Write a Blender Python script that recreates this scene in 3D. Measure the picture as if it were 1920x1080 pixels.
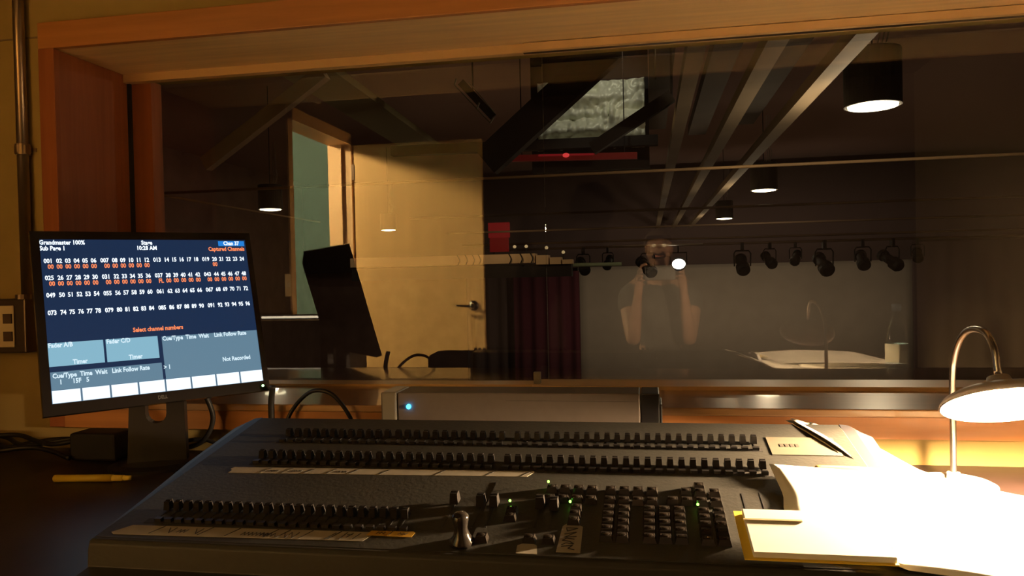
import bpy, bmesh, math, random
from mathutils import Vector, Matrix
random.seed(7)
for o in list(bpy.data.objects): bpy.data.objects.remove(o, do_unlink=True)
S = bpy.context.scene
C = S.collection

# ------------------------------------------------------------------ camera
cam_d = bpy.data.cameras.new('camera'); cam = bpy.data.objects.new('camera', cam_d); C.objects.link(cam)
YAW, PITCH, ROLL = 0.17742, -0.01524, -0.02230
f = Vector((-math.sin(YAW)*math.cos(PITCH), math.cos(YAW)*math.cos(PITCH), math.sin(PITCH)))
r = Vector((math.cos(YAW), math.sin(YAW), 0)); u = r.cross(f)
r2 = r*math.cos(ROLL) + u*math.sin(ROLL); u2 = -r*math.sin(ROLL) + u*math.cos(ROLL)
cam.matrix_world = Matrix(((r2.x, u2.x, -f.x, 0), (r2.y, u2.y, -f.y, 0), (r2.z, u2.z, -f.z, 0), (0, 0, 0, 1)))
cam_d.sensor_width = 36; cam_d.lens = 1424.7/1920*36
cam_d.clip_start = 0.04; cam_d.clip_end = 100
S.camera = cam

# ------------------------------------------------------------------ world, exposure
w = bpy.data.worlds.new('world'); S.world = w; w.use_nodes = True
w.node_tree.nodes['Background'].inputs[0].default_value = (0.9, 0.55, 0.3, 1)
w.node_tree.nodes['Background'].inputs[1].default_value = 0.0
S.view_settings.view_transform = 'Standard'; S.view_settings.look = 'None'
S.view_settings.gamma = 1; S.view_settings.exposure = 0; S.view_settings.use_curve_mapping = False

# ------------------------------------------------------------------ corridor light and added booth fill
def light(name, kind, loc, power, col, size=0.2, rot=(0, 0, 0), label=None, **kw):
    d = bpy.data.lights.new(name, kind); d.energy = power; d.color = col
    if kind == 'AREA': d.size = size
    else: d.shadow_soft_size = size
    for k, v in kw.items(): setattr(d, k, v)
    o = bpy.data.objects.new(name, d); C.objects.link(o); o.location = loc; o.rotation_euler = rot
    return o
WARM = (1.0, 0.60, 0.25)
# corridor lamp: shines through the doorway on the open door
light('corridor_lamp_light', 'POINT', (-3.05, 0.35, 1.22), 1450, (1.0, 0.72, 0.36), 0.10)
# weak unseen fill, added to lift the whole booth
light('booth_fill_light', 'AREA', (-0.4, -0.9, 1.44), 4.0, (1.0, 0.52, 0.16), 0.5)
# house lights and stage light are built with their fixtures

# ------------------------------------------------------------------ materials
MATS = {}
def mat(name, col, rough=0.6, metal=0.0, emit=None, es=0.0, spec=0.5, noise=0.0, nscale=8.0, bump=0.0, wood=False, coat=0.0):
    if name in MATS: return MATS[name]
    m = bpy.data.materials.new(name); m.use_nodes = True
    nt = m.node_tree; b = nt.nodes['Principled BSDF']
    b.inputs['Base Color'].default_value = (*col, 1); b.inputs['Roughness'].default_value = rough
    b.inputs['Metallic'].default_value = metal
    b.inputs['Specular IOR Level'].default_value = spec
    b.inputs['Coat Weight'].default_value = coat
    if emit: b.inputs['Emission Color'].default_value = (*emit, 1); b.inputs['Emission Strength'].default_value = es
    if noise or bump or wood:
        tc = nt.nodes.new('ShaderNodeTexCoord'); mp = nt.nodes.new('ShaderNodeMapping')
        nt.links.new(tc.outputs['Object'], mp.inputs[0])
        n = nt.nodes.new('ShaderNodeTexNoise'); n.inputs['Scale'].default_value = nscale; n.inputs['Detail'].default_value = 6
        if wood == 'x': mp.inputs['Scale'].default_value = (0.6, 9, 9)
        elif wood == 'z': mp.inputs['Scale'].default_value = (9, 9, 0.5)
        nt.links.new(mp.outputs[0], n.inputs['Vector'])
        rp = nt.nodes.new('ShaderNodeValToRGB')
        k = noise
        rp.color_ramp.elements[0].position = 0.3; rp.color_ramp.elements[1].position = 0.7
        rp.color_ramp.elements[0].color = tuple(max(0, c*(1-k)) for c in col) + (1,)
        rp.color_ramp.elements[1].color = tuple(min(1, c*(1+k)) for c in col) + (1,)
        nt.links.new(n.outputs['Fac'], rp.inputs[0]); nt.links.new(rp.outputs[0], b.inputs['Base Color'])
        if bump:
            bp = nt.nodes.new('ShaderNodeBump'); bp.inputs['Strength'].default_value = bump; bp.inputs['Distance'].default_value = 0.002
            nt.links.new(n.outputs['Fac'], bp.inputs['Height']); nt.links.new(bp.outputs[0], b.inputs['Normal'])
    MATS[name] = m; return m
CREAM = mat('cream_wall_paint', (0.34, 0.245, 0.080), 0.75, noise=0.05, nscale=14, bump=0.25)
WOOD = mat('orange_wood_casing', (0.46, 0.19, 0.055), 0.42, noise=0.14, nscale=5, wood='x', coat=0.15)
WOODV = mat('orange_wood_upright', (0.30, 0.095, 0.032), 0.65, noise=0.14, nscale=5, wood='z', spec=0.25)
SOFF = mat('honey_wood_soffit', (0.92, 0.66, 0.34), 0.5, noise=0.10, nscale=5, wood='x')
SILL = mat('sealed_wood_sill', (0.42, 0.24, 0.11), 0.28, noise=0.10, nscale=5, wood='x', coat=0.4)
RAIL = mat('cream_metal_track', (0.60, 0.40, 0.20), 0.4)
BLACKP = mat('black_plastic', (0.012, 0.011, 0.012), 0.35)
BLACKM = mat('matt_black', (0.012, 0.010, 0.010), 0.7)
RUBBER = mat('black_rubber', (0.01, 0.009, 0.009), 0.5)
DESK = mat('dark_desk_laminate', (0.020, 0.010, 0.009), 0.45, noise=0.2, nscale=20)
CONSOLE = mat('grey_console_paint', (0.030, 0.0295, 0.0265), 0.55, noise=0.06, nscale=160, bump=0.2, spec=0.35)
CONSEDGE = mat('dark_console_edge', (0.018, 0.016, 0.020), 0.5)
CHROME = mat('chrome', (0.75, 0.72, 0.68), 0.12, metal=1.0)
STEEL = mat('painted_steel_conduit', (0.30, 0.22, 0.15), 0.3, metal=0.85)
PAPER = mat('white_paper', (0.80, 0.78, 0.70), 0.8, noise=0.02, nscale=30)
TAPE = mat('white_tape', (0.27, 0.245, 0.20), 0.7, noise=0.06, nscale=60)
YTAPE = mat('yellow_tape', (0.42, 0.24, 0.02), 0.6)
INK = mat('black_ink', (0.01, 0.01, 0.012), 0.6)
YELLOW = mat('yellow_card', (0.85, 0.60, 0.06), 0.6)
MANILA = mat('manila_card', (0.40, 0.33, 0.18), 0.7)
TEAL = mat('teal_wall_paint', (0.115, 0.21, 0.20), 0.7, noise=0.05, nscale=10)
DOORW = mat('maple_door_veneer', (0.66, 0.42, 0.16), 0.5, noise=0.08, nscale=4, wood='z')
JAMB = mat('light_jamb_paint', (0.78, 0.52, 0.27), 0.5)
DARKWALL = mat('dark_wall_paint', (0.045, 0.030, 0.022), 0.9, noise=0.1, nscale=5)
BOOTHW = mat('brown_booth_wall', (0.045, 0.028, 0.018), 0.9, noise=0.08, nscale=6)
CARPET = mat('dark_carpet', (0.05, 0.035, 0.03), 0.95, noise=0.3, nscale=120)
def emis(name, col, s): return mat(name, (0.0, 0.0, 0.0), 0.6, emit=col, es=s, spec=0.1)
GREENLED = emis('green_led', (0.25, 1.0, 0.08), 6)
BLUELED = emis('blue_led', (0.02, 0.45, 1.0), 14)
LAMPGLOW = emis('warm_bulb', (1.0, 0.67, 0.36), 16500)

def glass_mat(name, ior, tint=(1, 1, 1)):
    m = bpy.data.materials.new(name); m.use_nodes = True; nt = m.node_tree; nt.nodes.clear()
    out = nt.nodes.new('ShaderNodeOutputMaterial'); mix = nt.nodes.new('ShaderNodeMixShader')
    tr = nt.nodes.new('ShaderNodeBsdfTransparent'); gl = nt.nodes.new('ShaderNodeBsdfGlossy')
    fr = nt.nodes.new('ShaderNodeFresnel'); geo = nt.nodes.new('ShaderNodeNewGeometry')
    s1 = nt.nodes.new('ShaderNodeMath'); s1.operation = 'SUBTRACT'; s1.inputs[0].default_value = 1
    mu = nt.nodes.new('ShaderNodeMath'); mu.operation = 'MULTIPLY'
    fr.inputs['IOR'].default_value = ior; gl.inputs['Roughness'].default_value = 0.0
    gl.inputs['Color'].default_value = (1, 1, 1, 1); tr.inputs['Color'].default_value = (*tint, 1)
    nt.links.new(geo.outputs['Backfacing'], s1.inputs[1]); nt.links.new(fr.outputs[0], mu.inputs[0]); nt.links.new(s1.outputs[0], mu.inputs[1])
    nt.links.new(mu.outputs[0], mix.inputs[0]); nt.links.new(tr.outputs[0], mix.inputs[1]); nt.links.new(gl.outputs[0], mix.inputs[2])
    nt.links.new(mix.outputs[0], out.inputs[0]); return m
GLASS = glass_mat('window_glass', 1.93, (0.97, 0.98, 0.95))
BOTTLE = glass_mat('clear_bottle_plastic', 2.0, (0.70, 0.82, 0.90))

# ------------------------------------------------------------------ mesh helpers
def BM(): return bmesh.new()
def box(bm, c, s, R=None, mi=0):
    g = bmesh.ops.create_cube(bm, size=1.0)
    M = Matrix.Translation(Vector(c)) @ (R.to_4x4() if R else Matrix.Identity(4)) @ Matrix.Diagonal((*s, 1))
    bmesh.ops.transform(bm, matrix=M, verts=g['verts'])
    for v in g['verts']:
        for fc in v.link_faces: fc.material_index = mi
    return g['verts']
def b2(bm, x0, x1, y0, y1, z0, z1, mi=0): return box(bm, ((x0+x1)/2, (y0+y1)/2, (z0+z1)/2), (abs(x1-x0), abs(y1-y0), abs(z1-z0)), mi=mi)
def bar(bm, p, q, wd, ht, up=(0, 0, 1)):
    p = Vector(p); q = Vector(q); d = q-p; z = Vector(up); x = d.normalized(); y = z.cross(x).normalized(); z = x.cross(y)
    R = Matrix((x, y, z)).transposed(); return box(bm, (p+q)/2, (d.length, wd, ht), R)
def cyl(bm, p, q, r0, r1=None, n=20, caps=True):
    p = Vector(p); q = Vector(q); d = q-p; r1 = r0 if r1 is None else r1
    g = bmesh.ops.create_cone(bm, cap_ends=caps, segments=n, radius1=r0, radius2=r1, depth=d.length)
    M = Matrix.Translation((p+q)/2) @ d.to_track_quat('Z', 'Y').to_matrix().to_4x4()
    bmesh.ops.transform(bm, matrix=M, verts=g['verts']); return g['verts']
def sph(bm, c, rad, s=(1, 1, 1), n=16, R=None):
    g = bmesh.ops.create_uvsphere(bm, u_segments=n, v_segments=max(6, n//2), radius=rad)
    M = Matrix.Translation(Vector(c)) @ (R.to_4x4() if R else Matrix.Identity(4)) @ Matrix.Diagonal((*s, 1))
    bmesh.ops.transform(bm, matrix=M, verts=g['verts']); return g['verts']
def catmull(P, n=8):
    P = [Vector(p) for p in P]; Q = [P[0]*2-P[1]] + P + [P[-1]*2-P[-2]]; out = []
    for i in range(1, len(Q)-2):
        a, b, c, d = Q[i-1:i+3]
        for k in range(n):
            t = k/n; out.append(0.5*((2*b)+(c-a)*t+(2*a-5*b+4*c-d)*t*t+(3*b-a-3*c+d)*t**3))
    return out + [P[-1]]
def tube(bm, P, rad, n=10, smooth=True, k=8):
    pts = catmull(P, k) if smooth else [Vector(p) for p in P]
    rings = []; prev = None
    for i, p in enumerate(pts):
        t = (pts[min(i+1, len(pts)-1)]-pts[max(i-1, 0)]).normalized()
        a = prev if prev else (Vector((0, 0, 1)) if abs(t.z) < 0.9 else Vector((1, 0, 0)))
        x = (a - t*a.dot(t)).normalized(); prev = x; y = t.cross(x)
        rr = rad(i/(len(pts)-1)) if callable(rad) else rad
        rings.append([bm.verts.new(p + x*rr*math.cos(2*math.pi*j/n) + y*rr*math.sin(2*math.pi*j/n)) for j in range(n)])
    for a, b in zip(rings, rings[1:]):
        for j in range(n): bm.faces.new((a[j], a[(j+1) % n], b[(j+1) % n], b[j]))
    bm.faces.new(rings[0][::-1]); bm.faces.new(rings[-1])
def lathe(bm, prof, c=(0, 0, 0), n=32, M=None):
    rings = []; M = M or Matrix.Translation(Vector(c))
    for rad, z in prof:
        rings.append([bm.verts.new(M @ Vector((rad*math.cos(2*math.pi*j/n), rad*math.sin(2*math.pi*j/n), z))) for j in range(n)] if rad > 1e-6 else [bm.verts.new(M @ Vector((0, 0, z)))])
    for a, b in zip(rings, rings[1:]):
        for j in range(n):
            k = (j+1) % n
            if len(a) == 1 and len(b) == 1: continue
            if len(a) == 1: bm.faces.new((a[0], b[j], b[k]))
            elif len(b) == 1: bm.faces.new((a[j], a[k], b[0]))
            else: bm.faces.new((a[j], a[k], b[k], b[j]))
def prism(bm, poly, axis, a, b):
    def P(p, h): return {'x': (h, p[0], p[1]), 'y': (p[0], h, p[1]), 'z': (p[0], p[1], h)}[axis]
    A = [bm.verts.new(P(p, a)) for p in poly]; B = [bm.verts.new(P(p, b)) for p in poly]
    n = len(poly); bm.faces.new(A[::-1]); bm.faces.new(B)
    for i in range(n): bm.faces.new((A[i], A[(i+1) % n], B[(i+1) % n], B[i]))
def obj(name, bm, m, parent=None, smooth=False, bevel=0, mats=None, M=None):
    bmesh.ops.recalc_face_normals(bm, faces=bm.faces[:])
    if M is not None: bmesh.ops.transform(bm, matrix=M, verts=bm.verts[:])
    me = bpy.data.meshes.new(name); bm.to_mesh(me); bm.free()
    for mm in (mats or [m]): me.materials.append(mm)
    if smooth:
        for p in me.polygons: p.use_smooth = True
    o = bpy.data.objects.new(name, me); C.objects.link(o)
    if parent: o.parent = parent; o.matrix_parent_inverse = Matrix.Translation(parent.location).inverted() if parent.type == 'EMPTY' else Matrix.Identity(4)
    if bevel:
        bv = o.modifiers.new('bevel', 'BEVEL'); bv.width = bevel; bv.segments = 2; bv.limit_method = 'ANGLE'
    return o
def tag(o, label=None, cat=None, group=None, kind=None):
    if label: o['label'] = label
    if cat: o['category'] = cat
    if group: o['group'] = group
    if kind: o['kind'] = kind
    return o
def thing(name, label, cat, loc=(0, 0, 0), group=None):
    o = bpy.data.objects.new(name, None); C.objects.link(o); o.location = loc; o.empty_display_size = 0.05
    return tag(o, label, cat, group)
def struct(name, bm, m, parent=None, **k):
    o = obj(name, bm, m, parent, **k)
    if not parent: o['kind'] = 'structure'
    return o
def dup(root, loc, label=None, group=None):
    q = root.copy(); C.objects.link(q); q.location = loc
    if label: q['label'] = label
    if group: q['group'] = group
    for ch in list(root.children):
        c = ch.copy(); C.objects.link(c); c.parent = q
        for g in ch.children:
            d = g.copy(); C.objects.link(d); d.parent = c
    return q

# ================================================================== THE BOOTH
XL, XR, YW, YB, ZF, ZC = -1.90, 2.05, 1.70, -2.3, -1.15, 1.50
GY = 2.03; OX0, OX1, OZ0, OZ1 = -1.46, 2.02, -0.293, 0.598       # opening at the room side
GX0, GZ0, GZ1 = -1.497, -0.293, 0.614                               # opening at the glass
D0, D1, DH = -0.62, 0.21, 0.88                                     # doorway in the left wall
bm = BM(); b2(bm, -3.6, XR+.1, YB, 2.2, ZF-.1, ZF); struct('floor', bm, CARPET)
bm = BM(); b2(bm, -3.6, XR+.1, YB, 2.2, ZC, ZC+.1); struct('ceiling', bm, DARKWALL)
# window wall around the opening
bm = BM()
b2(bm, XL-.1, -1.50, YW, 2.15, ZF, ZC)
b2(bm, -1.50, XR, YW, 2.15, ZF, -0.31)
b2(bm, -1.50, XR, YW, 2.15, 0.62, ZC)
wf = struct('wall_front', bm, CREAM)
bm = BM(); b2(bm, XR, XR+.1, YB, 2.15, ZF, ZC); struct('wall_right', bm, mat('pale_booth_wall', (.34, .25, .16), .8, noise=.05, nscale=8))
bm = BM(); b2(bm, XL-.1, XR, YB-.1, YB, ZF, ZC); struct('wall_back', bm, DARKWALL)
bm = BM(); b2(bm, -3.6, XL-.13, YB-.1, YB, ZF, ZC); struct('wall_corridor_end', bm, TEAL)
bm = BM(); b2(bm, XL-.13, XL, D1, YW, ZF, ZC); b2(bm, XL-.13, XL, YB, D0, ZF, ZC); b2(bm, XL-.13, XL, D0, D1, DH, ZC)
struct('wall_left', bm, BOOTHW)
bm = BM(); b2(bm, -3.6, -3.5, YB, 2.2, ZF, ZC); struct('wall_corridor', bm, TEAL)
# wall joint left of the casing
bm = BM(); b2(bm, XL, -1.50, YW-.002, YW, 0.632, 0.636); struct('trim_1', bm, mat('joint_shadow', (0.2, 0.14, 0.08), 0.8))
# door frame in left wall
bm = BM()
b2(bm, XL-.14, XL+.012, D0-.07, D0, ZF, DH+.07); b2(bm, XL-.14, XL+.012, D1, D1+.05, ZF, DH+.07)
b2(bm, XL-.14, XL+.012, D0-.07, D1+.05, DH, DH+.07)
b2(bm, XL-.14, XL-.05, D0, D0+.02, ZF, DH)
struct('trim_2', bm, JAMB)
# the open door, perpendicular to the left wall
bm = BM(); b2(bm, XL+.03, -1.022, D0-.045, D0, ZF+.01, DH-.005)
door = struct('door_1', bm, DOORW, bevel=.002)
hb = BM(); kz = -0.18; kx = -1.09
lathe(hb, [(0, 0), (.034, 0), (.034, .006), (.028, .010), (.013, .012), (.012, .04), (.0, .042)], M=Matrix.Translation((kx, D0, kz)) @ Matrix.Rotation(math.radians(-90), 4, 'X'))
tube(hb, [(kx, D0+.045, kz), (kx-.03, D0+.05, kz), (kx-.07, D0+.052, kz+.002), (kx-.105, D0+.048, kz+.004)], lambda t: .011-.004*t)
sph(hb, (kx, D0+.045, kz), .018)
tag(obj('door_handle', hb, CHROME, door, smooth=True), 'chrome lever handle')
hg = BM()
for z in (-.95, -.1, .7): b2(hg, XL+.012, XL+.032, D0-.004, D0+.004, z-.05, z+.05)
obj('hinge', hg, STEEL, door)

# ---- window casing (orange wood) : outer face, reveals, sill, apron
bm = BM()
def quad(bm, *p): bm.faces.new([bm.verts.new(q) for q in p])
cx0, cz0, cz1 = -1.50, -0.355, 0.664
b2(bm, cx0, OX1, YW-.018, YW, OZ1, cz1)                    # top casing face
wt = struct('trim_3', bm, WOOD, bevel=.002)
bm = BM(); b2(bm, cx0, cx0+.045, YW-.018, YW, cz0, OZ1); struct('trim_4', bm, WOODV, bevel=.002)
bm = BM(); prism(bm, [(OX0, YW-.016), (GX0, GY+.03), (-1.50, GY+.03), (-1.50, YW-.001)], 'z', OZ0-.02, GZ1+.002); struct('trim_5', bm, WOODV)      # left reveal
bm = BM(); prism(bm, [(YW-.016, OZ1), (GY+.03, GZ1), (GY+.03, .6199), (YW-.001, .6199)], 'x', OX0-.03, OX1); struct('trim_6', bm, SOFF)            # soffit
bm = BM(); b2(bm, cx0+.045, OX1, YW-.02, GY+.03, -.3099, OZ0); struct('trim_7', bm, SILL, bevel=.003)                                                # sill
bm = BM(); b2(bm, cx0+.045, OX1, YW-.018, YW, cz0, -.31); struct('trim_8', bm, WOOD)                                                                 # apron
# window: frame stile, tracks, two panes
win = thing('window_1', None, None); win['kind'] = 'structure'
del_keys = None
bm = BM(); b2(bm, GX0, GX0+.016, GY-.028, GY+.03, GZ0, GZ1-.005); obj('window_gasket', bm, BLACKM, win)
bm = BM(); b2(bm, GX0+.016, GX0+.078, GY-.02, GY+.028, GZ0, GZ1-.02); obj('window_stile', bm, WOODV, win)
bm = BM(); b2(bm, GX0, OX1, GY-.045, GY-.02, GZ1-.026, GZ1-.003); obj('top_track', bm, RAIL, win)
bm = BM(); b2(bm, -.31, OX1, GY-.06, GY-.046, GZ1-.026, GZ1-.006); obj('top_track', bm, RAIL, win)
bm = BM(); b2(bm, -.31, OX1, GY-.061, GY-.045, GZ1-.031, GZ1-.0265); obj('track_edge_strip', bm, CHROME, win)
bm = BM(); b2(bm, GX0+.016, -.30, GY-.05, GY+.028, GZ0, GZ0+.006); obj('bottom_track', bm, RAIL, win)
bm = BM(); b2(bm, -.30, OX1, GY-.10, GY+.028, GZ0, GZ0+.010); obj('bottom_track', bm, RAIL, win)
bm = BM(); b2(bm, -.300, -.283, GY-.065, GY-.045, GZ0+.010, GZ0+.040); obj('pane_stop', bm, TAPE, win)
bm = BM(); b2(bm, GX0+.016, -.27, GY+.010, GY+.016, GZ0, GZ1); obj('glass_pane', bm, GLASS, win)
bm = BM(); b2(bm, -.27, OX1, GY-.003, GY+.003, GZ0, GZ1); obj('glass_pane', bm, GLASS, win)

# ---- desk
bm = BM(); b2(bm, XL+.002, XR-.002, .70, YW-.002, -.45, -.41)
dk = thing('desk', 'dark brown laminate desk running along the wall under the window', 'desk', (0, 1.2, ZF))
obj('desktop', bm, DESK, dk, bevel=.004)
for x in (XL+.05, .1, XR-.08):
    bm = BM(); b2(bm, x, x+.035, .80, YW-.03, ZF, -.45); obj('support_panel', bm, DESK, dk)
ZD = -.41

# ================================================================== CONSOLE
con = thing('lighting_console', 'wide sloping grey lighting control desk covered in faders and buttons', 'lighting console', (-.22, 1.15, ZD))
TL = math.radians(9.4); O3 = Vector((0, 0.909, -0.3437))
CR = Matrix.Rotation(TL, 3, 'X')
def cp(x, v, h=0): return Vector((x, O3.y, O3.z)) + Vector((0, math.cos(TL), math.sin(TL)))*v + Vector((0, -math.sin(TL), math.cos(TL)))*h
def cbox(bm, x, v, h0, sx, sv, sh, mi=0): return box(bm, cp(x, v, h0+sh/2), (sx, sv, sh), CR, mi)
CX0, CX1, CV = -.752, .318, .478
bm = BM()
prism(bm, [(.842, ZD+.001), (.842, -.392), (.848, -.386), (.902, -.379), (.904, -.349), (.909, -.3437), tuple(cp(0, .45).yz), tuple(cp(0, CV-.006, -.002).yz), (1.392, -.28), (1.398, -.30), (1.398, ZD+.001)], 'x', CX0, CX1)
obj('console_body', bm, CONSOLE, con, bevel=.0015)
for s, X in ((-1, CX0), (1, CX1)):   # end cheeks, widening to the back
    bm = BM(); sec = []
    for v, ww in ((-.0, .006), (.12, .03), (.30, .052), (.46, .058), (.478, .045)):
        t = cp(X, v, 0); zt = t.z
        sec.append([bm.verts.new((X, t.y, zt-.001)), bm.verts.new((X+s*ww*.35, t.y, zt-.003)), bm.verts.new((X+s*ww*.85, t.y, zt-.016)), bm.verts.new((X+s*ww, t.y, zt-.035)), bm.verts.new((X+s*ww, t.y, ZD+.002)), bm.verts.new((X, t.y, ZD+.002))])
    for a, b in zip(sec, sec[1:]):
        for i in range(6): bm.faces.new((a[i], a[(i+1) % 6], b[(i+1) % 6], b[i]))
    bm.faces.new(sec[0]); bm.faces.new(sec[-1][::-1])
    obj('end_cheek', bm, CONSEDGE, con, smooth=False)
# control surface: thin top sheet with its raised plate, slots and dark button strips
GR = [-.647, -.440, -.226, -.023]; PX = .01700
bm = BM(); cbox(bm, (CX0+CX1)/2, .2385, -.0004, CX1-CX0-.006, .465, .0008); cbox(bm, -.03, .107, 0.0002, .40, .205, .0012)
def slot(x, v, h, sx, sv, mi=1): 
    for q in cbox(bm, x, v, h, sx, sv, .0006): 
        for fc in q.link_faces: fc.material_index = mi
for g in GR:
    for i in range(12):
        for v in (.372, .276): slot(g+i*PX, v, .0003, .0022, .050)
    for v in (.353, .259): slot(g+5.5*PX, v, .0002, 12.2*PX, .014, 2)
for i in range(24): slot(-.694+i*.01565, .088, .0003, .0020, .050)
slot(-.694+11.5*.01565, .054, .0002, 24.6*.01565, .013, 2)
for x, v0, v1 in ((-.276, .069, .135), (-.237, .068, .130), (-.218, .069, .130), (-.153, .071, .130), (-.133, .072, .128), (.148, .123, .194), (.1235, .130, .192)):
    slot(x, (v0+v1)/2, .0012 if x > -.23 else .0003, .0024, v1-v0)
obj('control_surface', bm, CONSOLE, con, mats=[CONSOLE, INK, BLACKM])
# fader caps
def cap_bm():
    b = BM(); vs = box(b, (0, 0, .0075), (.0095, .0150, .012))
    for v in vs:
        if v.co.z > .01: v.co.y *= .62; v.co.x *= .86
    box(b, (0, 0, .0138), (.0075, .0012, .0012)); box(b, (0, 0, .001), (.002, .004, .003)); return b
capm = bpy.data.meshes.new('fader_cap'); b = cap_bm(); b.to_mesh(capm); capm.materials.append(mat('matt_cap_plastic', (.010, .008, .008), .8, spec=.2))
bum = bpy.data.meshes.new('bump_button'); b = BM(); box(b, (0, 0, .0025), (.0100, .0070, .005)); b.to_mesh(bum); bum.materials.append(BLACKP)
def place(name, me, x, v, h, s=1.0, rz=0):
    o = bpy.data.objects.new(name, me); C.objects.link(o); o.parent = con
    o.location = cp(x, v, h) - con.location; o.rotation_euler = (TL, 0, 0); o.scale = (s, s, s); return o
def merged(name, me, pts, mtl):
    bm = BM()
    for x, v in pts:
        g = bmesh.new(); g.from_mesh(me); bmesh.ops.transform(g, matrix=Matrix.Translation(cp(x, v, .0006)) @ CR.to_4x4(), verts=g.verts[:])
        t = bpy.data.meshes.new('t'); g.to_mesh(t); g.free(); bm.from_mesh(t); bpy.data.meshes.remove(t)
    o = obj(name, bm, mtl, con); o['kind'] = 'stuff'; return o
capC = [(-.694+i*.01565, .090+.006*math.sin(i*.4)*0) for i in range(24)]
capB = [(g+i*PX, .282) for g in GR for i in range(12)]; capA = [(g+i*PX, .381) for g in GR for i in range(12)]
capsM = [(-.276, .136), (-.237, .131), (-.218, .132), (-.153, .131), (-.133, .127)]
allc = capC + capB + capA
for x, v in allc[:95]: place('fader_cap', capm, x, v, .0006)
merged('fader_cap', capm, allc[95:], BLACKP)
for x, v in capsM: place('fader_cap', capm, x, v, .0015, 1.25)
bC = [(-.686+i*.01565, .054) for i in range(24)]; bB = [(g+i*PX, .259) for g in GR for i in range(12)]; bA = [(g+i*PX, .353) for g in GR for i in range(12)]
allb = bC + bB + bA
for x, v in allb[:100]: place('bump_button', bum, x, v, .0008)
merged('bump_button', bum, allb[100:], BLACKP)
# square keys
keym = bpy.data.meshes.new('key'); b = BM()
vs = box(b, (0, 0, .004), (.0172, .0150, .008)); top = [v for v in vs if v.co.z > .005]
for v in top: v.co.x *= .74; v.co.y *= .72
sph(b, (0, 0, .0078), .0052, (1.0, .9, .22), 10)
b.to_mesh(keym); keym.materials.append(mat('black_key_gloss', (0.02, 0.017, 0.015), 0.16))
KP = .0193
keys = []
for i in range(4): keys.append((-.143+i*KP, .184))
for i in range(4): keys.append((-.0585+i*KP, .184))
for i in range(3): keys.append((.0465+i*KP, .184))
keys.append((.0655, .203))
for i in range(4): keys.append((-.143+i*KP, .152))
for i in range(4): keys.append((-.0585+i*KP, .152))
for i in range(4): keys.append((.0275+i*KP, .156))
for c in range(2):
    for k in range(5): keys.append((-.0585+c*.0205, .0505+k*.0190)); keys.append((.0665+c*.0197, .0505+k*.0190))
for c in range(3):
    for k in range(5): keys.append((-.0045+c*.0197, .0510+k*.0190))
for k in range(3): keys.append((-.1030, .089+k*.018))
keys += [(-.190, .112), (-.189, .094), (-.216, .036), (-.1545, .038), (-.130, .038)]
for x, v in keys: place('key', keym, x, v, .0012)
for x, v in ((-.150, .199), (-.196, .134), (-.112, .137), (.0600, .140)):
    bm = BM(); sph(bm, cp(x, v, .0085), .0018, (1, 1, 1.1), 10); tag(obj('indicator_light', bm, GREENLED, con, smooth=True), 'lit green indicator light')
# rate wheel knob
bm = BM(); M = Matrix.Translation(cp(-.240, .028, .001)) @ CR.to_4x4()
lathe(bm, [(0, 0), (.016, 0), (.016, .004), (.011, .010), (.008, .020), (.010, .030), (.011, .036), (.008, .040), (0, .041)], M=M)
tag(obj('control_knob', bm, mat('black_key_gloss', (0, 0, 0)), con, smooth=True), 'tall black flared knob')
# printed label card near the top right corner
bm = BM(); cbox(bm, .239, .371, .0003, .105, .074, .0010); lc = obj('label_plate', bm, mat('grey_label', (.09, .08, .06), .6), con); tag(lc, 'pale label plate with small dark print')
bm = BM()
for i in range(4): cbox(bm, .206+i*.008, .372, .0014, .005, .012, .0003)
obj('printed_mark', bm, mat('grey_print', (.035, .03, .025), .7), lc)

# tape strips on the console
def tstroke(bm, x0, v0, x1, v1, wd=.0010, h=.0012):
    a = cp(x0, v0, h); b = cp(x1, v1, h); bar(bm, a, b, wd, .0004, up=(0, -math.sin(TL), math.cos(TL)))
def strip(name, poly, m, label, hh=.0005, draw=None):
    bm = BM(); A = [bm.verts.new(cp(x, v, hh)) for x, v in poly]; B = [bm.verts.new(cp(x, v, hh+.0004)) for x, v in poly]; n = len(poly)
    bm.faces.new(A[::-1]); bm.faces.new(B)
    for i in range(n): bm.faces.new((A[i], A[(i+1) % n], B[(i+1) % n], B[i]))
    if draw:
        n0 = len(bm.faces); draw(bm); bm.faces.ensure_lookup_table()
        for fc in bm.faces[n0:]: fc.material_index = 1
    o = obj(name, bm, m, mats=[m, INK]); tag(o, label, 'tape'); return o
def vt(x): return .218+(x+.675)*.0266
def d1_(bm):
    for x in (-.615, -.578, -.540, -.503, -.466, -.415, -.325, -.245, -.190): tstroke(bm, x-.006, vt(x)+.001, x+.006, vt(x)+.019)
    for x0 in (-.601, -.562, -.485):
        for k in range(7): tstroke(bm, x0-.008+k*.0025, vt(x0)+.006+(k % 2)*.006, x0-.0055+k*.0025, vt(x0)+.012-(k % 2)*.006, .0006)
strip('tape_strip', [(-.676, .240), (-.679, .233), (-.674, .228), (-.675, .218), (-.187, .231), (-.178, .248), (-.180, .252)], TAPE, 'long white tape strip across the middle of the console, marked into boxes', draw=d1_)
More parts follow.
